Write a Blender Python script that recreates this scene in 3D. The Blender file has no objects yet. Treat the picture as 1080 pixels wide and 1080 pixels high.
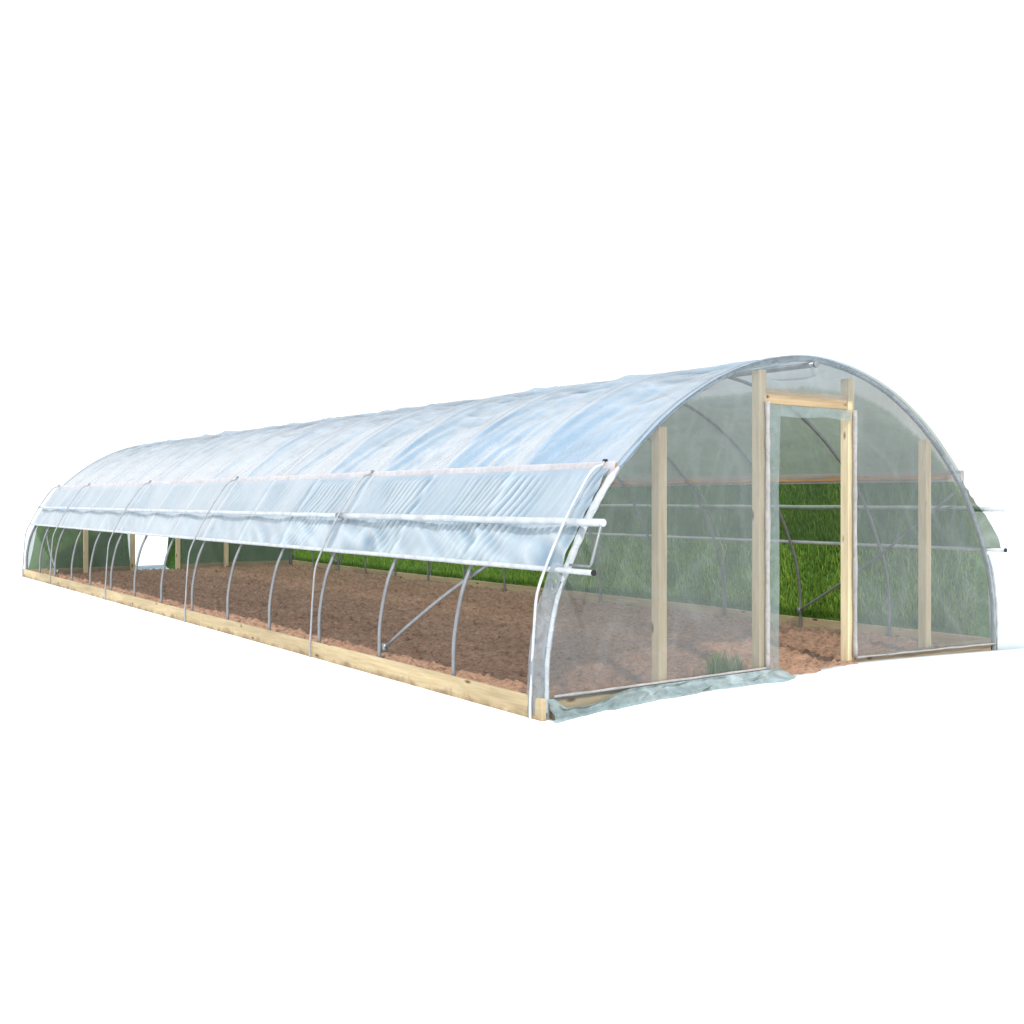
import bpy, math, random
from mathutils import Vector, noise
random.seed(7)
R = math.radians
scene = bpy.context.scene
col = scene.collection

# ---------------------------------------------------------------- measures
W = 6.1            # width of the hoop house
S = 1.3025         # hoop spacing
NB = 14            # bays
L = S * NB
CAM = Vector((-4.926, -6.352, 1.656))
YAW = 0.6118

# ---------------------------------------------------------------- helpers
def link(o, parent=None):
    col.objects.link(o)
    if parent: o.parent = parent
    return o

class MB:
    def __init__(s): s.v = []; s.f = []; s.sm = []
    def face(s, idx, smooth=False): s.f.append(idx); s.sm.append(smooth)
    def box(s, x0, x1, y0, y1, z0, z1, b=0.004):
        """a box with bevelled edges"""
        b = min(b, (x1-x0)/3, (y1-y0)/3, (z1-z0)/3)
        base = len(s.v)
        lim = ((x0, x1), (y0, y1), (z0, z1))
        idx = {}
        for cx in (0, 1):
            for cy in (0, 1):
                for cz in (0, 1):
                    c = (cx, cy, cz)
                    for ax in range(3):
                        p = []
                        for k in range(3):
                            v = lim[k][c[k]]
                            if k != ax: v += b if c[k] == 0 else -b
                            p.append(v)
                        idx[(c, ax)] = len(s.v); s.v.append(tuple(p))
        for ax in range(3):
            o = [k for k in range(3) if k != ax]
            for sd in (0, 1):
                q = []
                for (p0, p1) in ((0, 0), (1, 0), (1, 1), (0, 1)):
                    c = [0, 0, 0]; c[ax] = sd; c[o[0]] = p0; c[o[1]] = p1
                    q.append(idx[(tuple(c), ax)])
                flip = (sd == 0) ^ (ax == 1)
                s.face(q[::-1] if flip else q)
        for ax in range(3):              # edges along ax
            o = [k for k in range(3) if k != ax]
            for p0 in (0, 1):
                for p1 in (0, 1):
                    c = [0, 0, 0]; c[o[0]] = p0; c[o[1]] = p1
                    d = list(c); d[ax] = 1
                    c = tuple(c); d = tuple(d)
                    q = [idx[(c, o[0])], idx[(d, o[0])], idx[(d, o[1])], idx[(c, o[1])]]
                    flip = (p0 ^ p1) ^ (ax == 1)
                    s.face(q if flip else q[::-1])
        for cx in (0, 1):
            for cy in (0, 1):
                for cz in (0, 1):
                    c = (cx, cy, cz)
                    q = [idx[(c, 0)], idx[(c, 1)], idx[(c, 2)]]
                    s.face(q if (cx + cy + cz) % 2 else q[::-1])
    def tube(s, pts, r, seg=10, caps=True):
        pts = [Vector(p) for p in pts]
        n = len(pts); base = len(s.v)
        t0 = (pts[1]-pts[0]).normalized()
        a = Vector((0, 0, 1)) if abs(t0.z) < .9 else Vector((1, 0, 0))
        nrm = (a - t0*a.dot(t0)).normalized()
        for i, p in enumerate(pts):
            t = (pts[min(i+1, n-1)] - pts[max(i-1, 0)]).normalized()
            nrm = (nrm - t*nrm.dot(t)).normalized()
            bi = t.cross(nrm)
            rr = r[i] if isinstance(r, (list, tuple)) else r
            for k in range(seg):
                an = 2*math.pi*k/seg
                s.v.append(tuple(p + nrm*math.cos(an)*rr + bi*math.sin(an)*rr))
        for i in range(n-1):
            for k in range(seg):
                k2 = (k+1) % seg
                s.face([base+i*seg+k, base+i*seg+k2, base+(i+1)*seg+k2, base+(i+1)*seg+k], True)
        if caps:
            s.face([base+k for k in range(seg)][::-1])
            s.face([base+(n-1)*seg+k for k in range(seg)])
    def grid(s, nu, nv, fn, smooth=True, keep=None):
        base = len(s.v)
        for i in range(nu+1):
            for j in range(nv+1):
                s.v.append(tuple(fn(i/nu, j/nv)))
        for i in range(nu):
            for j in range(nv):
                if keep and not keep((i+.5)/nu, (j+.5)/nv): continue
                a = base+i*(nv+1)+j
                s.face([a, a+nv+1, a+nv+2, a+1], smooth)
    def fold(s, o, vals):
        o.data.attributes.new('fold', 'FLOAT', 'POINT').data.foreach_set('value', [max(0.0, min(1.0, v)) for v in vals]); return o
    def build(s, name, mat, parent=None):
        me = bpy.data.meshes.new(name)
        me.from_pydata(s.v, [], s.f)
        me.polygons.foreach_set('use_smooth', s.sm)
        me.materials.append(mat); me.update()
        return link(bpy.data.objects.new(name, me), parent)

def fbm(x, y, z=0.0, o=3):
    v = 0; a = 1
    for _ in range(o):
        v += a*noise.noise(Vector((x, y, z))); x *= 2.03; y *= 2.03; z += 7.1; a *= .5
    return v
def ridge(x, y, z):
    return .5-1.6*abs(noise.noise(Vector((x, y, z))))
def smooth(x):
    x = max(0.0, min(1.0, x)); return x*x*(3-2*x)
def cat(P, n=14):
    out = []
    P = [Vector(p) for p in P]
    Q = [P[0]*2-P[1]] + P + [P[-1]*2-P[-2]]
    for i in range(1, len(Q)-2):
        a, b, c, d = Q[i-1], Q[i], Q[i+1], Q[i+2]
        for k in range(n):
            t = k/n
            out.append(.5*((2*b)+(c-a)*t+(2*a-5*b+4*c-d)*t*t+(3*b-a-3*c+d)*t*t*t))
    out.append(P[-1]); return out
def resample(P, n):
    d = [0]
    for a, b in zip(P, P[1:]): d.append(d[-1]+(b-a).length)
    out = []; j = 0
    for i in range(n+1):
        t = d[-1]*i/n
        while j < len(P)-2 and d[j+1] < t: j += 1
        k = (t-d[j])/max(1e-9, d[j+1]-d[j]); out.append(P[j].lerp(P[j+1], k))
    return out

# the bent pipe profile (x from the left foot, z), mirrored about the ridge
half = [(0, -.05), (0, .22), (.01, .5), (.085, .86), (.19, 1.1), (.325, 1.36), (.475, 1.6), (.72, 1.905),
        (1.2, 2.315), (1.65, 2.59), (2.02, 2.75), (2.4, 2.86), (2.75, 2.92)]
prof = [(x, 0, z) for x, z in half] + [(3.05, 0, 2.94)] + [(W-x, 0, z) for x, z in reversed(half)]
PROF = resample(cat(prof), 120)
def pnormal(i, P=PROF):
    t = (P[min(i+1, len(P)-1)]-P[max(i-1, 0)]).normalized()
    return Vector((-t.z, 0, t.x))
def at_z(z, side=-1):
    """point and outward normal of the hoop at height z, on the left (-1) or right (1)"""
    for i in range(len(PROF)//2):
        if PROF[i].z <= z <= PROF[i+1].z:
            k = (z-PROF[i].z)/(PROF[i+1].z-PROF[i].z)
            p = PROF[i].lerp(PROF[i+1], k); n = pnormal(i).lerp(pnormal(i+1), k).normalized()
            break
    if side > 0:
        p = Vector((W-p.x, 0, p.z)); n = Vector((-n.x, 0, n.z))
    return p, n
def arch_z(x):
    best = 0
    for a, b in zip(PROF, PROF[1:]):
        lo, hi = min(a.x, b.x), max(a.x, b.x)
        if lo <= x <= hi:
            k = 0 if hi-lo < 1e-6 else (x-a.x)/(b.x-a.x)
            best = max(best, a.z+(b.z-a.z)*k)
    return best

# ---------------------------------------------------------------- materials
class NT:
    def __init__(s, name):
        s.m = bpy.data.materials.new(name); s.m.use_nodes = True
        s.n = s.m.node_tree.nodes; s.l = s.m.node_tree.links; s.n.clear()
        s.out = s.n.new('ShaderNodeOutputMaterial')
    def add(s, t, **kw):
        n = s.n.new(t)
        for k, v in kw.items():
            if k.startswith('_'): setattr(n, k[1:], v)
            else: n.inputs[k.replace('__', ' ')].default_value = v
        return n
    def con(s, a, ao, b, bi): s.l.new(a.outputs[ao], b.inputs[bi])
    def coord(s, scale=(1, 1, 1), kind='Object'):
        t = s.add('ShaderNodeTexCoord'); m = s.add('ShaderNodeMapping'); m.inputs['Scale'].default_value = scale
        s.con(t, kind, m, 'Vector'); return m
    def noise(s, co, scale, detail=4, rough=.55, dist=0.0):
        n = s.add('ShaderNodeTexNoise'); n.inputs['Scale'].default_value = scale
        n.inputs['Detail'].default_value = detail; n.inputs['Roughness'].default_value = rough
        n.inputs['Distortion'].default_value = dist
        s.con(co, 'Vector', n, 'Vector'); return n
    def ramp(s, src, so, stops):
        r = s.add('ShaderNodeValToRGB'); e = r.color_ramp.elements
        while len(e) < len(stops): e.new(.5)
        for x, (p, c) in zip(e, stops):
            x.position = p; x.color = (c, c, c, 1) if isinstance(c, (int, float)) else tuple(c)+(1,)
        s.con(src, so, r, 'Fac'); return r
    def mix(s, fac, a, b, mode='MIX'):
        m = s.add('ShaderNodeMix', _data_type='RGBA', _blend_type=mode)
        for v, i in ((fac, 0), (a, 6), (b, 7)):
            if isinstance(v, tuple) and hasattr(v[0], 'outputs'): s.l.new(v[0].outputs[v[1]], m.inputs[i])
            else: m.inputs[i].default_value = v if i == 0 else (tuple(v)+(1,))[:4]
        return m
    def bump(s, src, so, strength, dist):
        b = s.add('ShaderNodeBump'); b.inputs['Strength'].default_value = strength; b.inputs['Distance'].default_value = dist
        s.con(src, so, b, 'Height'); return b

def wood(name, axis, c0, c1, rough=.75, mud=False):
    t = NT(name)
    sc = [14, 14, 14]; sc[axis] = .9
    co = t.coord(sc); n = t.noise(co, 3.0, 6, .6, .6)
    sc2 = [3, 3, 3]; sc2[axis] = .35
    n2 = t.noise(t.coord(sc2), 1.6, 3)
    r = t.ramp(n, 'Fac', [(.3, c0), (.7, c1)])
    r2 = t.ramp(n2, 'Fac', [(.3, .72), (.72, 1.1)])
    m = t.mix(1.0, (r, 'Color'), (r2, 'Color'), 'MULTIPLY')
    sk = [7, 7, 7]; sk[axis] = 2.6
    v = t.add('ShaderNodeTexVoronoi'); v.inputs['Scale'].default_value = 1.0
    t.con(t.coord(sk), 'Vector', v, 'Vector')
    kr = t.ramp(v, 'Distance', [(.07, 1.0), (.16, 0.0)])
    m2 = t.mix((kr, 'Color'), (m, 2), (.16, .09, .045))
    if mud:
        oc = t.add('ShaderNodeTexCoord'); sp = t.add('ShaderNodeSeparateXYZ'); t.con(oc, 'Object', sp, 0)
        mn = t.noise(t.coord((1, 1, 1)), 5.0, 5, .65)
        mu = t.add('ShaderNodeMath', _operation='MULTIPLY_ADD'); t.con(sp, 'Z', mu, 0); mu.inputs[1].default_value = -4.2; t.con(mn, 'Fac', mu, 2)
        mr = t.ramp(mu, 'Value', [(.30, 0.0), (.55, .75)])
        m2 = t.mix((mr, 'Color'), (m2, 2), (.20, .125, .075))
    p = t.add('ShaderNodeBsdfPrincipled'); p.inputs['Roughness'].default_value = rough
    p.inputs['Specular IOR Level'].default_value = .25
    t.con(m2, 2, p, 'Base Color')
    t.con(t.bump(n, 'Fac', .35, .004), 'Normal', p, 'Normal')
    t.con(p, 'BSDF', t.out, 'Surface'); return t.m

def metal(name, c, rough=.42, met=.35):
    t = NT(name); co = t.coord((1, 1, 1)); n = t.noise(co, 9.0, 5, .65)
    a = tuple(x*.68 for x in c)
    r = t.ramp(n, 'Fac', [(.3, a), (.68, c)])
    p = t.add('ShaderNodeBsdfPrincipled'); p.inputs['Metallic'].default_value = met
    t.con(r, 'Color', p, 'Base Color')
    rr = t.ramp(n, 'Fac', [(.3, rough+.15), (.7, rough-.1)]); t.con(rr, 'Color', p, 'Roughness')
    t.con(p, 'BSDF', t.out, 'Surface'); return t.m

def film(name, alpha0, alpha1, tint, c0, c1, spec=.5, rough=.22, nscale=(1, 1, 1), wr=.25, wscale=5.0, transl=0.0, xramp=None, gloss=0.0, grough=.1, far=None, fold=None):
    """polyethylene sheet: part clear, part milky, with a soft sheen and fine creases"""
    t = NT(name)
    co = t.coord(nscale); n = t.noise(co, 1.5, 5, .6, .8)
    cr = t.noise(co, wscale, 5, .6, 1.2)
    colr = t.ramp(n, 'Fac', [(.3, c0), (.7, c1)])
    csrc = (colr, 'Color')
    if fold:                       # doubled folds more opaque; pleat shade painted in, troughs darker and crests lighter
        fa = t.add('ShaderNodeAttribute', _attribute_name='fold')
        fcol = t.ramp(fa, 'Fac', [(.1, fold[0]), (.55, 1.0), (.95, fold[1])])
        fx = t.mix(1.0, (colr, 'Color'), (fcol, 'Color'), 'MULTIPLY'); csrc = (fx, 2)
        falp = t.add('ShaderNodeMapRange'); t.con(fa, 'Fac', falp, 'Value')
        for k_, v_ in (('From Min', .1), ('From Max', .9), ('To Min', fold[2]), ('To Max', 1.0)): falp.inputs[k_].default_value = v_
    if far:                        # the slope beyond the ridge turns a greyer green
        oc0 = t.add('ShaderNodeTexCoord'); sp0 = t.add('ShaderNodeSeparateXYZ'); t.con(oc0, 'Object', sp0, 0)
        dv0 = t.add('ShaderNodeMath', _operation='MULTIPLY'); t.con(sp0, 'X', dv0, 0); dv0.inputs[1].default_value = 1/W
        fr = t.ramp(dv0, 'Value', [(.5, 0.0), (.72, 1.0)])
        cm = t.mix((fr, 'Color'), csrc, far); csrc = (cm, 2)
    p = t.add('ShaderNodeBsdfPrincipled'); p.inputs['Roughness'].default_value = rough
    p.inputs['Specular IOR Level'].default_value = spec
    t.con(csrc[0], csrc[1], p, 'Base Color')
    b = t.bump(cr, 'Fac', wr, .03); t.con(b, 'Normal', p, 'Normal')
    sh = p
    if transl:
        tl = t.add('ShaderNodeBsdfTranslucent'); t.con(csrc[0], csrc[1], tl, 'Color')
        ms = t.add('ShaderNodeMixShader'); ms.inputs[0].default_value = transl
        t.con(p, 'BSDF', ms, 1); t.con(tl, 'BSDF', ms, 2); sh = ms
    if gloss:
        gl = t.add('ShaderNodeBsdfGlossy'); gl.inputs['Roughness'].default_value = grough
        gl.inputs['Color'].default_value = (.95, .97, 1, 1); t.con(b, 'Normal', gl, 'Normal')
        fw = t.add('ShaderNodeLayerWeight'); fw.inputs['Blend'].default_value = .35; t.con(b, 'Normal', fw, 'Normal')
        fm = t.add('ShaderNodeMath', _operation='MULTIPLY_ADD', _use_clamp=True)
        t.con(fw, 'Fresnel', fm, 0); fm.inputs[1].default_value = .62; fm.inputs[2].default_value = gloss
        if far:                    # sheen cut towards the crown, in place of a darker reflected horizon
            fr2 = t.ramp(dv0, 'Value', [(.16, 1.0), (.27, .6), (.40, .22)])
            f2 = t.add('ShaderNodeMath', _operation='MULTIPLY'); t.con(fm, 'Value', f2, 0); t.con(fr2, 'Color', f2, 1); fm = f2
        mg = t.add('ShaderNodeMixShader'); t.con(fm, 'Value', mg, 0)
        t.l.new(sh.outputs[0], mg.inputs[1]); t.con(gl, 'BSDF', mg, 2); sh = mg
    tr = t.add('ShaderNodeBsdfTransparent'); tr.inputs['Color'].default_value = tuple(tint)+(1,)
    al = t.ramp(cr, 'Fac', [(.3, alpha0), (.7, alpha1)])
    lw = t.add('ShaderNodeLayerWeight'); lw.inputs['Blend'].default_value = .18
    t.con(b, 'Normal', lw, 'Normal')
    ad = t.add('ShaderNodeMath', _operation='MULTIPLY_ADD', _use_clamp=True)
    src = (al, 'Color')
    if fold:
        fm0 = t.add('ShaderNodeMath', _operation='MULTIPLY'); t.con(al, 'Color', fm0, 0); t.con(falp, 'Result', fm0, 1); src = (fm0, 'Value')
    if xramp:                      # milkier on the left slope in place of reflected sky, clearer beyond the ridge
        oc = t.add('ShaderNodeTexCoord'); sp = t.add('ShaderNodeSeparateXYZ'); t.con(oc, 'Object', sp, 0)
        nz = t.noise(t.coord((1.6, 1.3, 1.6)), 1.4, 4, .6, 1.0)
        dv = t.add('ShaderNodeMath', _operation='MULTIPLY_ADD'); t.con(nz, 'Fac', dv, 0); dv.inputs[1].default_value = .36
        d2 = t.add('ShaderNodeMath', _operation='MULTIPLY_ADD'); t.con(sp, 'X', d2, 0); d2.inputs[1].default_value = 1/W; d2.inputs[2].default_value = -.18
        t.con(d2, 'Value', dv, 2)
        xr = t.ramp(dv, 'Value', xramp)
        mm = t.add('ShaderNodeMath', _operation='MULTIPLY'); t.con(src[0], src[1], mm, 0); t.con(xr, 'Color', mm, 1); src = (mm, 'Value')
    t.con(lw, 'Facing', ad, 0); ad.inputs[1].default_value = .3; t.con(src[0], src[1], ad, 2)
    mx = t.add('ShaderNodeMixShader')
    t.con(ad, 'Value', mx, 0); t.con(tr, 'BSDF', mx, 1)
    t.l.new(sh.outputs[0], mx.inputs[2])
    t.con(mx, 'Shader', t.out, 'Surface'); return t.m

def simple(name, c, rough=.6, spec=.3):
    t = NT(name); n = t.noise(t.coord(), 14, 3)
    r = t.ramp(n, 'Fac', [(.3, tuple(x*.8 for x in c)), (.7, c)])
    p = t.add('ShaderNodeBsdfPrincipled'); p.inputs['Roughness'].default_value = rough; p.inputs['Specular IOR Level'].default_value = spec
    t.con(r, 'Color', p, 'Base Color'); t.con(p, 'BSDF', t.out, 'Surface'); return t.m

M = {}
pine0, pine1 = (.50, .345, .165), (.68, .50, .27)
M['board'] = wood('new_pine_board', 1, (.52, .40, .22), (.70, .555, .345), mud=True)
M['hip'] = wood('hip_pine_board', 1, (.36, .20, .075), (.50, .30, .13))
M['post'] = wood('pine_post', 2, (.68, .55, .33), (.86, .73, .49))
M['sill'] = wood('pine_sill', 0, (.30, .25, .17), (.42, .36, .25))
M['lintel'] = wood('pine_lintel', 0, (.44, .32, .18), (.57, .43, .26))
M['dull'] = metal('weathered_pipe', (.42, .44, .46), .45, .2)
M['pipe'] = metal('galvanised_pipe', (.33, .345, .36), .36, .5)
M['bright'] = metal('bright_white_pipe', (.70, .72, .73), .35, .15)
M['black'] = simple('black_plastic', (.02, .02, .025))
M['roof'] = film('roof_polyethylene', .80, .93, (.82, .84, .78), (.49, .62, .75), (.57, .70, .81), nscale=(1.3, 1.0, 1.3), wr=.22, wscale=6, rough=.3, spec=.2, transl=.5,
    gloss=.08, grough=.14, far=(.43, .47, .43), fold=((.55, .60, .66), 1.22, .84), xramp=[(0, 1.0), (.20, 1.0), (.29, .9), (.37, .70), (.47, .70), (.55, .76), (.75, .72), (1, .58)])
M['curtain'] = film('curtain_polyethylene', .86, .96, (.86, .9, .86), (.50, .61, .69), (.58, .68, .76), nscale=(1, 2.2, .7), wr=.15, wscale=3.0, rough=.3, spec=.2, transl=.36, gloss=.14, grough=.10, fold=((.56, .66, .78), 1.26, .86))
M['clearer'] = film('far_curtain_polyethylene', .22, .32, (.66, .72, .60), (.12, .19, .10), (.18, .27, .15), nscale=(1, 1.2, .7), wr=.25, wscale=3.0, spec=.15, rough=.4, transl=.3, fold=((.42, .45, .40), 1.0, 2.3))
M['end'] = film('end_polyethylene', .18, .23, (.74, .72, .70), (.32, .365, .38), (.39, .435, .45), nscale=(1, 1, .6), wr=.3, wscale=2.2, spec=.35, rough=.35, fold=(.93, 1.16, .84))
M['farend'] = film('far_end_polyethylene', .36, .48, (.7, .72, .7), (.26, .36, .31), (.34, .43, .38), nscale=(1, 1, .6), wr=.3, wscale=2.2, spec=.3, rough=.4)
M['flap'] = film('flap_polyethylene', .28, .42, (.74, .74, .72), (.30, .38, .37), (.42, .49, .48), wr=.5, wscale=6, rough=.3)
M['skirt'] = film('skirt_polyethylene', .32, .78, (.66, .72, .70), (.24, .33, .34), (.54, .65, .67), wr=1.0, wscale=7, rough=.3)
M['strip'] = film('batten_film', .7, .95, (.9, .9, .9), (.52, .50, .51), (.66, .62, .63), nscale=(1, 1.5, 1), wr=.4, wscale=6)
M['wrap'] = film('wrap_polyethylene', .3, .62, (.78, .8, .8), (.30, .35, .38), (.52, .57, .60), wr=.9, wscale=6, rough=.15)
M['haze'] = film('film_edge_fold', .5, .8, (.8, .8, .8), (.46, .44, .43), (.60, .57, .55), wr=.7, wscale=8, rough=.3)
M['white'] = film('bunched_white_film', .86, .99, (.9, .9, .9), (.36, .40, .42), (.62, .64, .65), wr=1.2, wscale=8, rough=.2)

t = NT('tilled_soil'); co = t.coord()
n1 = t.noise(co, 1.1, 4); n2 = t.noise(co, 16, 6, .7); n3 = t.noise(co, 60, 4, .7)
r1 = t.ramp(n1, 'Fac', [(.3, (.46, .265, .175)), (.7, (.55, .33, .222))])
r2 = t.ramp(n2, 'Fac', [(.28, .25), (.46, .88), (.72, 1.35)])
m = t.mix(1.0, (r1, 'Color'), (r2, 'Color'), 'MULTIPLY')
st = t.noise(t.coord((4, 1.2, 1)), 11, 3, .6, 2.0)
r3 = t.ramp(st, 'Fac', [(.66, 0.0), (.74, .55)])
m2 = t.mix((r3, 'Color'), (m, 2), (.42, .29, .17))
p = t.add('ShaderNodeBsdfPrincipled'); p.inputs['Roughness'].default_value = .95; p.inputs['Specular IOR Level'].default_value = .1
t.con(m2, 2, p, 'Base Color')
b1 = t.bump(n2, 'Fac', .9, .03); b2 = t.bump(n3, 'Fac', .6, .012); t.con(b1, 'Normal', b2, 'Normal')
t.con(b2, 'Normal', p, 'Normal'); t.con(p, 'BSDF', t.out, 'Surface'); M['soil'] = t.m

t = NT('white_ground'); n = t.noise(t.coord(), 2, 3)
r = t.ramp(n, 'Fac', [(.3, .95), (.7, .97)])
p = t.add('ShaderNodeBsdfDiffuse'); t.con(r, 'Color', p, 'Color'); t.con(p, 'BSDF', t.out, 'Surface'); M['ground'] = t.m

t = NT('turf'); co = t.coord()
n1 = t.noise(co, 1.2, 4); n2 = t.noise(co, 22, 5, .7)
r1 = t.ramp(n1, 'Fac', [(.3, (.07, .15, .025)), (.7, (.11, .21, .04))])
r2 = t.ramp(n2, 'Fac', [(.3, .4), (.7, 1.4)])
m = t.mix(1.0, (r1, 'Color'), (r2, 'Color'), 'MULTIPLY')
p = t.add('ShaderNodeBsdfPrincipled'); p.inputs['Roughness'].default_value = .9; p.inputs['Specular IOR Level'].default_value = .1
t.con(m, 2, p, 'Base Color'); t.con(t.bump(n2, 'Fac', .8, .04), 'Normal', p, 'Normal')
t.con(p, 'BSDF', t.out, 'Surface'); M['turf'] = t.m

t = NT('grass_blade')
at = t.add('ShaderNodeAttribute', _attribute_name='tone')
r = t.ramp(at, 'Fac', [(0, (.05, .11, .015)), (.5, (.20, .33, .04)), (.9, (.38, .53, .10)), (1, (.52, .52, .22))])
p = t.add('ShaderNodeBsdfPrincipled'); p.inputs['Roughness'].default_value = .6; p.inputs['Specular IOR Level'].default_value = .2
t.con(r, 'Color', p, 'Base Color')
tl = t.add('ShaderNodeBsdfTranslucent'); t.con(r, 'Color', tl, 'Color')
ms = t.add('ShaderNodeMixShader'); ms.inputs[0].default_value = .3
t.con(p, 'BSDF', ms, 1); t.con(tl, 'BSDF', ms, 2); t.con(ms, 'Shader', t.out, 'Surface'); M['grass'] = t.m

# ---------------------------------------------------------------- setting
def tag(o, label=None, cat_=None, group=None, kind=None):
    if label: o['label'] = label
    if cat_: o['category'] = cat_
    if group: o['group'] = group
    if kind: o['kind'] = kind
    return o

def lerp_table(tab, x):
    if x <= tab[0][0]: return tab[0][1]
    for (a, va), (b, vb) in zip(tab, tab[1:]):
        if x <= b: return va+(vb-va)*(x-a)/(b-a)
    return tab[-1][1]
MOUND = [(-.6, 0), (0, .0), (.6, .045), (1.22, .065), (2.44, .075), (2.7, .085), (3.5, .12), (3.7, .12), (4.88, .085), (6.1, .04), (7.2, 0)]
def ground_z(x, y):
    if 0.03 < x < W-.03 and -.05 < y < L-.03: return -.1
    if -5 < y <= -.05:
        return lerp_table(MOUND, x)*smooth((y+3.2)/3.1)
    return 0.0
gx = [-400, -60, -20, -8, -4, -2, -1, -.5, 0, .03, .06] + [.3*k for k in range(1, 20)] + [W-.06, W-.031, W-.02, 6.5, 7.2, 8, 10, 14, 24, 60, 400]
gy = [-400, -60, -20, -8, -5, -3.2, -2.4, -1.8, -1.2, -.8, -.5, -.3, -.15, -.051, -.045, .5, 3, 6, 9, 12, 15, L-.04, L-.025, 19, 20, 22, 26, 34, 60, 400]
g = MB()
for x in gx:
    for y in gy: g.v.append((x, y, ground_z(x, y)))
for i in range(len(gx)-1):
    for j in range(len(gy)-1):
        a = i*len(gy)+j; g.face([a, a+len(gy), a+len(gy)+1, a+1], True)
tag(g.build('ground', M['ground']), 'plain white ground around the greenhouse', kind='structure')

def soil_z(x, y):
    r = fbm(x*2.2, y*2.2, 3, 2)*.022 + fbm(x*8, y*8, 9, 3)*.034
    c = noise.noise(Vector((x*14, y*14, 5)))
    r += max(0, c-.2)*.11
    return .035 + r + .012*math.sin(x*5.1+.4*math.sin(y*.6))
so = MB()
NX, NY = 150, 440
def soil_fn(a, b):
    x = .03+(W-.06)*a; y = -.045+(L+.015)*b
    if b < .0068: y = -.24+b/.0068*.3
    z = soil_z(x, y)
    if y < .5: z += lerp_table(MOUND, x)*(1-max(0, y)/.5)*.8
    if y < 0:
        k = smooth((x-2.62)/.2)*smooth((3.74-x)/.12)
        z = ground_z(x, min(y, -.06)) + (.012+.5*(soil_z(x, y)-.035) - .05*smooth((-y-.05)/.15))*k - .05*(1-k)
    return (x, y, z)
so.grid(NX, NY, soil_fn)
tag(so.build('soil', M['soil']), 'reddish brown tilled soil inside the greenhouse', kind='structure')

# grassy bank behind the far side and beyond the far end
BANK_END = [(-.05, 0), (0, .42), (.1, .86), (.2, 1.14), (.3, 1.37), (.4, 1.57), (.6, 1.87), (.8, 2.13), (1, 2.34), (1.5, 2.76), (2, 3.04), (3, 3.25)]
def bank_side(x, y):
    """height of the bank that runs along the far side"""
    d = x-(W+.05)
    tt = y - .60*d - .04
    cap = lerp_table(BANK_END, tt)
    return min(.03 + 3.4*smooth((d-.05)/2.3), cap) - .06*(1-smooth((tt+.05)/.08)), tt
bs = MB(); BX, BY = 44, 130
def bfn(a, b):
    x = W+.06+3.4*a; y = .60*(x-W-.05)-.03+(L+3.2)*b**1.5
    z, tt = bank_side(x, y)
    fade = 1-smooth((a-.82)/.18)
    z = z*fade - .08*(1-fade)
    return (x, y, z + .05*fbm(x*1.1, y*1.1, 2, 3)*smooth(z))
bs.grid(BX, BY, bfn)
bank = tag(bs.build('grass_bank', M['turf']), 'green grassy bank behind the greenhouse', kind='structure')
def bank_end(x0, x1, hmax, l0, l1):
    m = MB()
    def fn(a, b):
        x = x0+(x1-x0)*a + .27*2.2*b; y = L+.35+2.2*b
        e = smooth(a/l0)*smooth((1-a)/l1)*(1-smooth((b-.75)/.25))
        z = hmax*smooth(b/.7)*e - .06*(1-smooth(e*6))
        return (x, y, z+.05*fbm(x*1.3, y*1.3, 4, 3)*smooth(z))
    m.grid(46, 24, fn)
    return tag(m.build('grass_bank', M['turf']), 'green grassy bank beyond the far end of the greenhouse', kind='structure'), fn
endA = bank_end(-.02, 2.34, 1.15, .12, .05)
endB = bank_end(3.2, 8.2, 1.5, .03, .08)

blades = MB(); tones = []
def blade(mb, tl, x, y, z, h, w, tone):
    an = random.uniform(0, 2*math.pi); ln = random.uniform(.1, .6)*h
    dx, dy = math.cos(an), math.sin(an); la = random.uniform(0, 2*math.pi)
    lx, ly = math.cos(la)*ln, math.sin(la)*ln
    b = len(mb.v)
    mb.v += [(x-dx*w, y-dy*w, z-.02), (x+dx*w, y+dy*w, z-.02),
             (x+dx*w*.7+lx*.35, y+dy*w*.7+ly*.35, z+h*.6), (x-dx*w*.7+lx*.35, y-dy*w*.7+ly*.35, z+h*.6),
             (x+lx, y+ly, z+h*.98)]
    mb.face([b, b+1, b+2, b+3]); mb.face([b+3, b+2, b+4])
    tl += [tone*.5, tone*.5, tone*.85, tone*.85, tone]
def tone_at(x, y):
    return max(0, min(1, .52+.38*fbm(x*1.7, y*1.7, 11, 3)+random.uniform(-.25, .3)))
for k in range(60000):
    a = random.random()**1.25*.72; b = random.random()
    if random.random() < .45: b = random.random()*.55
    x, y, z = bfn(a, b)
    tt = y-.60*(x-W-.05)-.04
    if tt < .2: continue
    h = random.uniform(.07, .16)*smooth(tt/.8+.2)
    h = min(h, .16) if tt < 2.2 else h
    blade(blades, tones, x, y, z, h, random.uniform(.004, .009), tone_at(x, y))
for fn, n in ((endA[1], 3500), (endB[1], 7000)):
    for k in range(n):
        a = random.uniform(.12, .93); b = random.random()*.75
        x, y, z = fn(a, b)
        if z < .02: continue
        blade(blades, tones, x, y, z, random.uniform(.07, .15), random.uniform(.006, .011), tone_at(x, y))
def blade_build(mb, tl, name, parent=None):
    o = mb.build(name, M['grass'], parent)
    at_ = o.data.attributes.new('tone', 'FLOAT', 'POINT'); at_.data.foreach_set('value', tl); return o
tag(blade_build(blades, tones, 'grass'), 'thick green grass growing on the bank', 'grass', kind='stuff')
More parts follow.
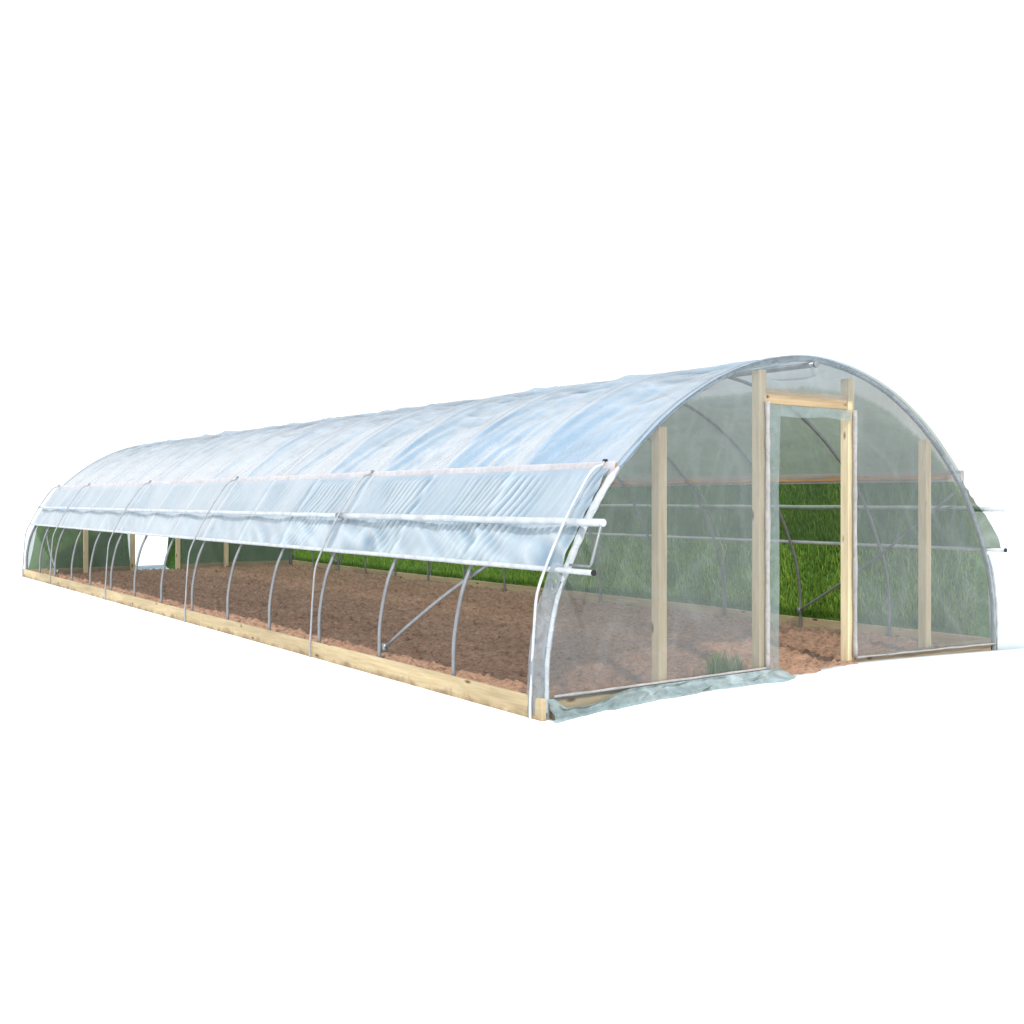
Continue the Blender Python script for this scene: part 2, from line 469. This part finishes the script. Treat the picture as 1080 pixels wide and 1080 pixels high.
wm = MB(); wt = []
for k in range(150):
    x = random.gauss(2.12, .12); y = random.gauss(.22, .06)
    if x > 2.34: continue
    blade(wm, wt, x, max(.06, y), soil_z(x, y)+.09, random.uniform(.08, .22), random.uniform(.004, .008), random.uniform(.3, .8))
tag(blade_build(wm, wt, 'grass_tuft'), 'small green tuft of grass by the foot of the left door post', 'grass tuft')

# ---------------------------------------------------------------- the greenhouse
gh = link(bpy.data.objects.new('greenhouse', None)); gh.location = (0, 0, 0)
tag(gh, 'long plastic covered hoop greenhouse with rolled up side curtains and timber door frame', 'greenhouse')

# hoops
hm = MB(); hm.tube(PROF[::1], .0185, 10)
hoop = hm.build('hoop', M['pipe'], gh)
for k in range(1, NB+1):
    o = hoop.copy(); col.objects.link(o); o.parent = gh
    o.location = (0, k*S - (.03 if k == NB else 0), 0); o.rotation_euler = (R(random.uniform(-.25, .25)), 0, 0)
hoop.location = (0, .03, 0)
m = MB(); m.tube([(W/2, -.04, 2.885), (W/2, L*.5, 2.885), (W/2, L+.02, 2.885)], .026, 12)
pur = m.build('ridge_purlin', M['pipe'], gh)
m = MB(); m.tube([(W/2, -.062, 2.885), (W/2, -.041, 2.885)], .03, 12); m.build('end_cap', M['pipe'], pur)

# baseboards in lengths butted together
def baseboard(x0, x1, ztop):
    m = MB(); y = -.02 if x0 < 0 else .03; i = 0
    while y < L+.02:
        y1 = min(y+3.66, L+.02)
        if L+.02-y1 < .4: y1 = L+.02
        dz = random.uniform(-.006, .006)
        m.box(x0+random.uniform(-.002, .002), x1, y, y1-.003, -.06, ztop+dz, .005); y = y1; i += 1
    return m.build('baseboard', M['board'], gh)
bbL = baseboard(-.068, -.026, .165)
bbR = baseboard(W+.026, W+.068, .15)
# dirt-stained patches splashed low on the near baseboard
# hip boards
def hip(side):
    p, n = at_z(1.905, side)
    m = MB(); c = p - n*.0
    x0, x1 = (p.x-.062, p.x-.022) if side < 0 else (p.x+.022, p.x+.062)
    y = .0 if side < 0 else .12
    while y < L:
        y1 = min(y+3.9, L); 
        if L-y1 < .4: y1 = L
        m.box(x0, x1, y, y1-.003, 1.865, 1.945, .004); y = y1
    return m.build('hip_board', M['hip'], gh)
hipL = hip(-1); hipR = hip(1)

# end posts and lintels
def end_frame(y0, y1, posts, zl, door):
    for x, zt in posts:
        m = MB(); m.box(x-.046, x+.046, y0, y1, -.08, zt, .004); m.build('end_post', M['post'], gh)
    m = MB(); xa, xb = door
    m.box(xa+.049, xb-.049, y0+.012, y0+.055, zl, zl+.135, .004); m.build('lintel', M['lintel'], gh)
end_frame(.022, .112, ((1.21, 2.25), (2.42, 2.80), (3.66, 2.80), (4.91, 2.26)), 2.505, (2.42, 3.66))
end_frame(L-.15, L-.06, ((1.2, 2.25), (2.22, 2.75), (3.25, 2.80), (4.41, 2.5)), 2.4, (2.22, 3.25))
for (xa, xb, y0, y1) in ((.06, 2.374, .012, .052), (3.706, W-.06, .012, .052), (.06, 2.17, L-.056, L-.018), (3.30, W-.06, L-.056, L-.018)):
    m = MB(); m.box(xa, xb, y0, y1, -.06, .155, .004); m.build('end_sill', M['sill'], gh)

# roof film: stretched over the hoops, sagging a little between them, creased
i0 = next(i for i, p in enumerate(PROF) if p.z > 1.93); i1 = len(PROF)-1-i0
RP = resample(PROF[i0-1:i1+2], 120)
RN = [pnormal(i, RP) for i in range(len(RP))]
rm = MB(); rv = []
def roof_fn(a, b):
    y = -.035 + (L+.07)*a; j = min(120, int(round(b*120)))
    p, n = RP[j], RN[j]
    ph = (y/S) % 1.0
    edge = min(1, min(y+.035, L+.035-y)/.3)
    bell = math.sin(math.pi*ph)**2
    up = 1-abs(b-.5)*2                      # 0 at the hip, 1 at the ridge
    bay = math.floor(y/S)
    d = -.055*(1-.55*smooth(up*1.3-.2))*math.sin(math.pi*ph)*(.85+.5*noise.noise(Vector((bay*3.1, 2, 1))))
    # swags that hang from hoop to hoop high on the roof, drawn creases lower down
    arc = b*5.6 - (.10+.07*noise.noise(Vector((bay*1.7, 5, 3))))*bell*math.copysign(1, .5-b)*-1
    sw = fbm(arc*5.2, bay*9.3+ph*.7, 1, 2) + .8*ridge(arc*4.1, bay*5.3+ph*.9, 41)
    d += .058*sw*bell*(.25+.75*smooth(up*1.6-.35))*edge
    dg = noise.noise(Vector((y*2.6 + b*7.5*(1 if b < .5 else -1), b*1.3+bay*2, 7)))
    d += .014*dg*(.2+.8*bell)*edge*(.3+.7*smooth((y-1.5)/4))
    d += (.007+.018*smooth(up*1.8-.55))*ridge(y*3.6 + b*9*(1 if b < .5 else -1), b*1.6+bay*3, 27)*edge*(.25+.75*bell)*smooth((y-.6)/2)
    dg2 = noise.noise(Vector((y*8.5 + b*16*(1 if b < .5 else -1), b*2.2, 17)))
    d += .011*dg2*edge*smooth(1.15-up)
    hl = min(ph, 1-ph)*S; um = .3+.7*smooth(up*1.9-.45)
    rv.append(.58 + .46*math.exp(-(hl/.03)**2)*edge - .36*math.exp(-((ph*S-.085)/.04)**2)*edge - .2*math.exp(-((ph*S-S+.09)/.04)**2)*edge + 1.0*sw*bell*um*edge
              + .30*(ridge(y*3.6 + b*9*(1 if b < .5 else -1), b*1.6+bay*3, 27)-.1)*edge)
    return p + n*(.026+d) + Vector((0, y, 0))
rm.grid(NB*30, 120, roof_fn)
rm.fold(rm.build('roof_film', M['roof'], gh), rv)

# strip of film battened over each hip board
def hip_strip(side):
    p, n = at_z(1.905, side)
    m = MB(); x = p.x+side*.066
    def fn(a, b):
        y = -.03+(L+.06)*a
        w = .004*noise.noise(Vector((y*5, b*2, 3)))
        zz = 1.957-.115*b + .006*noise.noise(Vector((y*.8, 0, 8)))
        bulge = .008*math.sin(math.pi*b)
        return (x+side*(bulge+w+.012*b), y, zz)
    m.grid(240, 6, fn); return m.build('film_batten', M['strip'], gh)
hip_strip(-1); hip_strip(1)

# side curtains
def curtain_obj(side, y0, y1, ypipe):
    m = MB(); nv = 46
    pts = []
    for j in range(nv+1):
        z = 1.865-(1.865-1.10)*j/nv
        p, n = at_z(z, side); pts.append((p, n))
    fv = []
    def fn(a, b):
        ys = y0+(.02-y0)*(1-smooth(b*1.15)) if side > 0 else y0
        y = ys+(y1-ys)*a; y += .42*b*smooth((y-.04)/.7)*smooth((y1-y)/.7); j = min(nv, int(round(b*nv))); p, n = pts[j]
        ph = (y/S) % 1.0
        near = 1-smooth((y-3.4*S)/(2.2*S))*.72
        bell = math.sin(math.pi*ph)**2
        sl = y - .42*b*(1 if side < 0 else 1)
        pl = noise.noise(Vector((sl*10.5, b*.8, 3)))+.5*noise.noise(Vector((sl*21, b*1.1, 9)))
        fade = smooth(b*9)*(1-.62*smooth((b-.5)/.22))
        wv = sl + .05*noise.noise(Vector((sl*2.3, b*.9, 3))) + .012*noise.noise(Vector((sl*11, b*1.6, 5)))
        am = smooth(.55+1.5*noise.noise(Vector((y*1.15, b*.5, 15))))
        sharp = 1.04-math.sqrt(.02+math.sin(math.pi*(wv/.092+.5*math.sin(wv*1.1)+.35*math.sin(wv*3.7)))**2)
        pl = am*(1.25*sharp-.45) + .35*pl
        d = .034*pl*fade*near
        # loose folds drawn to the hoops below the rail
        low = smooth((b-.52)/.2)
        f2 = noise.noise(Vector(((y+.9*(b-.55))*3.4, b*3.2+y*.4, 21)))
        f3 = noise.noise(Vector(((y-.5*(b-.55))*7.0, b*2.2, 31)))
        d += (.020*f2+.010*f3+.022*ridge((y+1.1*(b-.55))*2.7, b*2.4+y*.3, 51))*low*near*(1-.6*smooth((b-.88)/.12))
        d -= .030*bell*math.sin(math.pi*min(1, b*1.05))
        hl = min(ph, 1-ph)*S
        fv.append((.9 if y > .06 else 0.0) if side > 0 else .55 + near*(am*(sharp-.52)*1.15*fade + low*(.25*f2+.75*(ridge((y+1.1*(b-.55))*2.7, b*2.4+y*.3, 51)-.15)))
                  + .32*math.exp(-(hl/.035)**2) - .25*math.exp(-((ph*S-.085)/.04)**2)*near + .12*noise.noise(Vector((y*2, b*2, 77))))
        off = .018*(1-smooth(b*3))+.038+.012*b
        return p + n*(off+d) + Vector((0, y, 0))
    ny = 1900; sp = 5.2*S
    def fn2(a, b):      # finer rows over the near bays
        yy = (a/.62)*sp if a < .62 else sp+(a-.62)/.38*(y1-y0-sp)
        return fn(yy/(y1-y0), b)
    m.grid(ny, nv, fn2)
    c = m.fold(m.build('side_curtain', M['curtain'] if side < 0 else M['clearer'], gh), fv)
    p, n = at_z(1.095, side)
    c0 = p+n*.052
    m = MB(); 
    pp = [(c0.x+.004*noise.noise(Vector((k*.9, 2, 2))), y, c0.z+.008*noise.noise(Vector((k*.7, 4, 6)))) for k, y in enumerate([ypipe+(L+.2-ypipe)*q/56 for q in range(57)])]
    m.tube(pp, .021, 12); m.build('roll_pipe', M['bright'], c)
    m = MB(); e = Vector(pp[0]); m.tube([e+Vector((0, -.012, 0)), e], .023, 12); m.build('end_cap', M['black'], c)
    return c, c0
curL, rollL = curtain_obj(-1, .03, L+.05, -.36)
curR, rollR = curtain_obj(1, -.15, L+.05, -.19)

# rail pipes outside the curtains, in a thick and a thin length
def rail(side, z, ye):
    p, n = at_z(z, side); c = p+n*.104
    f = lambda y0, y1, k: [(c.x, y0+(y1-y0)*q/k, c.z+.007*noise.noise(Vector((y0+q*.8, 3, 3)))) for q in range(k+1)]
    m = MB(); m.tube(f(ye, 3*S+.05, 14), .029, 12); a = m.build('curtain_rail', M['bright'], gh)
    m = MB(); m.tube(f(3*S+.05, L+.12, 40), .024 if side < 0 else .027, 12); b = m.build('curtain_rail', M['bright'], gh)
    m = MB(); m.tube(f(3*S-.04, 3*S+.12, 2), .032, 12); m.build('coupling', M['pipe'], a)
    return c
railL = rail(-1, 1.43, -.32); railR = rail(1, 1.50, -.30)
# crank linking the rail end to the roll pipe
def crank(rc, cc, side, y):
    m = MB()
    a = Vector((rc.x, y+.02, rc.z)); b = Vector((cc.x, y-.01, cc.z+.045))
    m.tube([a+Vector((0, .04, 0)), a, a.lerp(b, .06), b.lerp(a, .06), b, b+Vector((0, .24, .0))], .011, 8)
    m.build('roll_crank', M['pipe'], gh)
crank(railL, rollL, -1, -.32)

# bent guard pipes that hold the curtain in
def guard(side, y, rtop=.016):
    m = MB(); pts = []
    p, n = at_z(1.90, side); 
    pts.append(p+n*.085+Vector((0, y, .0)))
    pts.append(p+n*.115+Vector((0, y, -.05)))
    for z in (1.8, 1.6, 1.43, 1.25, 1.1, .9, .7, .5, .3, .12):
        p, n = at_z(z, side); pts.append(p+n*(.135 if z > 1 else .075+.06*smooth((z-.5)/.5))+Vector((0, y, 0)))
    q = pts[-1]
    pts[-1] = Vector((-.088 if side < 0 else W+.088, y, .14)); pts.append(Vector((pts[-1].x, y, -.08)))
    m.tube(resample(cat(pts, 6), 40), .0115 if y < 1 else .0105, 10)
    o = m.build('guard_pipe', M['bright'] if y < 1 else M['dull'], gh)
    m = MB(); p, n = at_z(1.90, side); c = p+n*.085+Vector((0, y, -.02))
    m.box(c.x-.015, c.x+.015, y-.02, y+.02, c.z+.012, c.z+.035, .005); m.build('bracket', M['black' if y < 1 else 'pipe'], o)
for side in (-1, 1):
    for y in (.10, 3*S+.04, 6*S+.04, 9*S+.04, 12*S+.04, L-.07): guard(side, y)

# corner wind braces
def brace(side, ya, za, yb, zb):
    pts = []
    for q in range(13):
        k = q/12; z = za+(zb-za)*k; p, n = at_z(z, side); pts.append(p-n*.045+Vector((0, ya+(yb-ya)*k, 0)))
    m = MB(); m.tube(pts, .0165, 10); o = m.build('brace_pipe', M['pipe'], gh)
    m = MB(); a = pts[0]; m.tube([a+Vector((0, 0, -.035)), a+Vector((0, 0, .045))], .03, 10); m.build('clamp', M['pipe'], o)
brace(-1, 2*S-.02, .24, .10, 1.75)
brace(1, 2*S-.02, .24, .10, 1.75)
brace(-1, 12*S+.02, .24, L-.1, 1.5)
brace(1, 12*S+.02, .24, L-.1, 1.75)

# end walls of film
def end_film(y, xa, xb, zbot, sgn, seed, mat=M['end'], ztop=None, name='end_wall_film'):
    m = MB(); nu, nv = max(4, int((xb-xa)*40)), 90; ev = []
    def fn(a, b):
        x = xa+(xb-xa)*a
        xx = max(.012, min(W-.012, x)); zt = arch_z(xx)+.012 if ztop is None else ztop
        zb = zbot(x); 
        z = zb+(max(zb+.005, zt)-zb)*b
        e = min(1, b*6, (1-b)*8, a*8, (1-a)*8)
        d = .010*noise.noise(Vector((x*2.1+z*.9, z*1.6-x*.5, seed)))+.006*noise.noise(Vector((x*6+z*3.2, z*2, seed+4)))
        r1 = ridge(x*1.6+z*1.1+seed, z*.9-x*.6, seed+9); r2 = ridge(x*4.5-z*1.3, z*1.1+x*.8, seed+5)
        ev.append(.5 + .5*smooth((r1-.32)/.18)*.8 + .35*smooth((r2-.3)/.2) + .35*noise.noise(Vector((x*.9, z*.9, seed))))
        return (x, y+sgn*.004+d*max(0, e), z)
    m.grid(nu, nv, fn); return m.fold(m.build(name, mat, gh), ev)
zb0 = lambda x: .13
fL = end_film(0, 0.0, 2.44, zb0, 1, 1.0)
fR = end_film(0, 3.665, W, lambda x: .155-.02*(x-3.66), 1, 2.0)
fT = end_film(.003, 2.44, 3.665, lambda x: 2.585, 1, 3.0)
end_film(L-.01, .0, 2.22, zb0, 1, 4.0, mat=M['farend'])
end_film(L-.01, 3.25, W, zb0, 1, 5.0, mat=M['farend'])
end_film(L-.01, 2.22, 3.25, lambda x: 1.22, 1, 6.0, mat=M['farend'])
# loose film hanging inside the door opening: a strip on the left and a valance above
m = MB()
def dfn(a, b):
    z = .10+(2.50-.10)*b
    x = 2.46+.165*a*(1+.12*noise.noise(Vector((z*1.5, 1, 1))))
    return (x, .0+.015*math.sin(a*7+z*.8)*a+.01*noise.noise(Vector((a*4, z*2.5, 5))), z)
m.grid(10, 70, dfn)
def vfn(a, b):
    x = 2.625+(3.63-2.625)*a; zl = 2.40+.016*noise.noise(Vector((x*2.3, 3, 3)))
    return (x, .0+.012*noise.noise(Vector((x*4, b*3, 6))), zl+(2.50-zl)*b)
m.grid(44, 8, vfn)
m.build('door_film', M['flap'], gh)
# white battens along the edges of the film
def strip(x0, x1, z0, z1, name='film_batten', y=-.012, t_=.012, mat='strip'):
    m = MB(); n = 26
    pts = []
    for q in range(n+1):
        k = q/n; pts.append(Vector((x0+(x1-x0)*k, y+.004*noise.noise(Vector((k*11, x0, z0))), z0+(z1-z0)*k+.004*noise.noise(Vector((k*9, 3, x0))))))
    m.tube(pts, [t_*(1+.35*noise.noise(Vector((q*.7, x0, 4)))) for q in range(n+1)], 8); return m.build(name, M[mat], gh)
strip(.05, 2.44, .17, .17, t_=.011, mat='haze')
strip(3.69, W-.03, .155, .105, t_=.011, mat='haze')
strip(2.44, 2.44, .16, 2.52, t_=.022, mat='haze')
strip(3.672, 3.668, .16, 2.50, t_=.021, mat='haze')

# film turned round the end hoops
def wrap(y, sgn):
    m = MB(); NN = len(PROF)
    for rng in (range(0, NN),):
        idx = list(rng)
        base = len(m.v)
        for i in idx:
            p, n = PROF[i], pnormal(i)
            for k in range(7):
                an = R(-70+k*40)
                rr = .030+.006*noise.noise(Vector((i*.6, k*1.1, 3)))
                m.v.append(tuple(p + n*math.cos(an)*rr + Vector((0, y - sgn*math.sin(an)*rr, 0))))
        for q in range(len(idx)-1):
            for k in range(6):
                a = base+q*7+k; m.face([a, a+1, a+8, a+7], True)
    return m.build('hoop_wrap', M['wrap'], gh)
wrap(.02, 1); wrap(L-.03, -1)
# bunched film along the lower near hoop on each side
def bunch(side, z0, z1, y, r):
    pts = []; rr = []
    for q in range(60):
        z = z0+(z1-z0)*q/59; p, n = at_z(z, side)
        pts.append(p+n*.018+Vector((0, y, 0))); rr.append(r*min(1, .45+q*.09, .45+(59-q)*.09)*(1+.22*noise.noise(Vector((q*.2, side, 7)))))
    m = MB(); m.tube(pts, rr, 10); return m.build('film_roll', M['white'], gh)
bunch(-1, .05, 1.02, -.012, .017); bunch(-1, 1.02, 1.90, -.004, .030); bunch(1, .08, 1.06, -.012, .014)
# return of the end film round the corner
def ret(side):
    m = MB()
    def fn(a, b):
        z = .02+1.12*b; p, n = at_z(max(.03, z), side)
        w = .19-.05*b
        return p + n*(.03+.05*math.sin(a*2.6)+.014*noise.noise(Vector((a*3, b*8, side)))) + Vector((0, .0+w*a, 0))
    m.grid(10, 50, fn); return m.build('corner_film', M['wrap'], gh)
ret(-1)

# loose skirt of film along the foot of the near end wall
m = MB()
def skirt_fn(a, b):
    x = -.03+2.86*a
    top = (.16 if x < 2.44 else .16-.15*(x-2.44)/.4) - .085*smooth((.85-x)/.5)*smooth((x-.02)/.15)
    gz = ground_z(min(x, W-.04), -.06)
    bot = gz+.0
    y = -.022-.085*smooth(b)-(.05+.16*smooth((x-2.2)/.25)*(1-smooth((x-2.75)/.15)))*b*b
    d = noise.noise(Vector((x*3.2+b*1.8, b*2.6, 2)))*.06+noise.noise(Vector((x*9+b*5, b*5, 6)))*.03
    z = top+(bot-.03-top)*b
    if x > 2.44: z += .05*math.sin(math.pi*min(1, (x-2.44)/.4))*(1-b)
    return (x, y+d*smooth(b*4)-.01, z+.02*noise.noise(Vector((x*4, b*3, 8)))*b)
m.grid(130, 22, skirt_fn)
m.build('skirt_film', M['skirt'], gh)

# ---------------------------------------------------------------- light, sky, camera
w = bpy.data.worlds.new('World'); scene.world = w; w.use_nodes = True
nt = w.node_tree; nt.nodes.clear()
tc = nt.nodes.new('ShaderNodeTexCoord'); sx = nt.nodes.new('ShaderNodeSeparateXYZ')
cr = nt.nodes.new('ShaderNodeValToRGB'); bg = nt.nodes.new('ShaderNodeBackground'); ow = nt.nodes.new('ShaderNodeOutputWorld')
e = cr.color_ramp.elements
e[0].position = .44; e[0].color = (.99, .99, .99, 1)
e[1].position = .70; e[1].color = (.50, .70, .91, 1)
e.new(1.0).color = (.36, .57, .84, 1)
nt.links.new(tc.outputs['Generated'], sx.inputs[0]); nt.links.new(sx.outputs['Z'], cr.inputs[0])
nt.links.new(cr.outputs[0], bg.inputs[0]); nt.links.new(bg.outputs[0], ow.inputs[0])
bg.inputs[1].default_value = 1.17

sd = bpy.data.lights.new('sun', 'SUN'); sd.energy = 3.2; sd.angle = R(2.5); sd.color = (1, .95, .88)
sun = link(bpy.data.objects.new('sun', sd))
to_sun = Vector((-.48*.70, -.88*.70, .71)).normalized()
sun.rotation_euler = to_sun.to_track_quat('Z', 'Y').to_euler()

cd = bpy.data.cameras.new('camera'); cam = link(bpy.data.objects.new('camera', cd))
cam.location = CAM; cam.rotation_euler = (R(90), 0, -YAW)
cd.sensor_width = 36; cd.lens = 1128.2/1080*36; cd.shift_x = .0152; cd.shift_y = -.0124
cd.clip_start = .05; cd.clip_end = 2000
scene.camera = cam

scene.render.engine = 'CYCLES'
scene.cycles.max_bounces = 10; scene.cycles.diffuse_bounces = 4; scene.cycles.transparent_max_bounces = 24
scene.cycles.use_denoising = True
scene.view_settings.view_transform = 'Standard'; scene.view_settings.look = 'None'
scene.view_settings.exposure = 0; scene.view_settings.gamma = 1
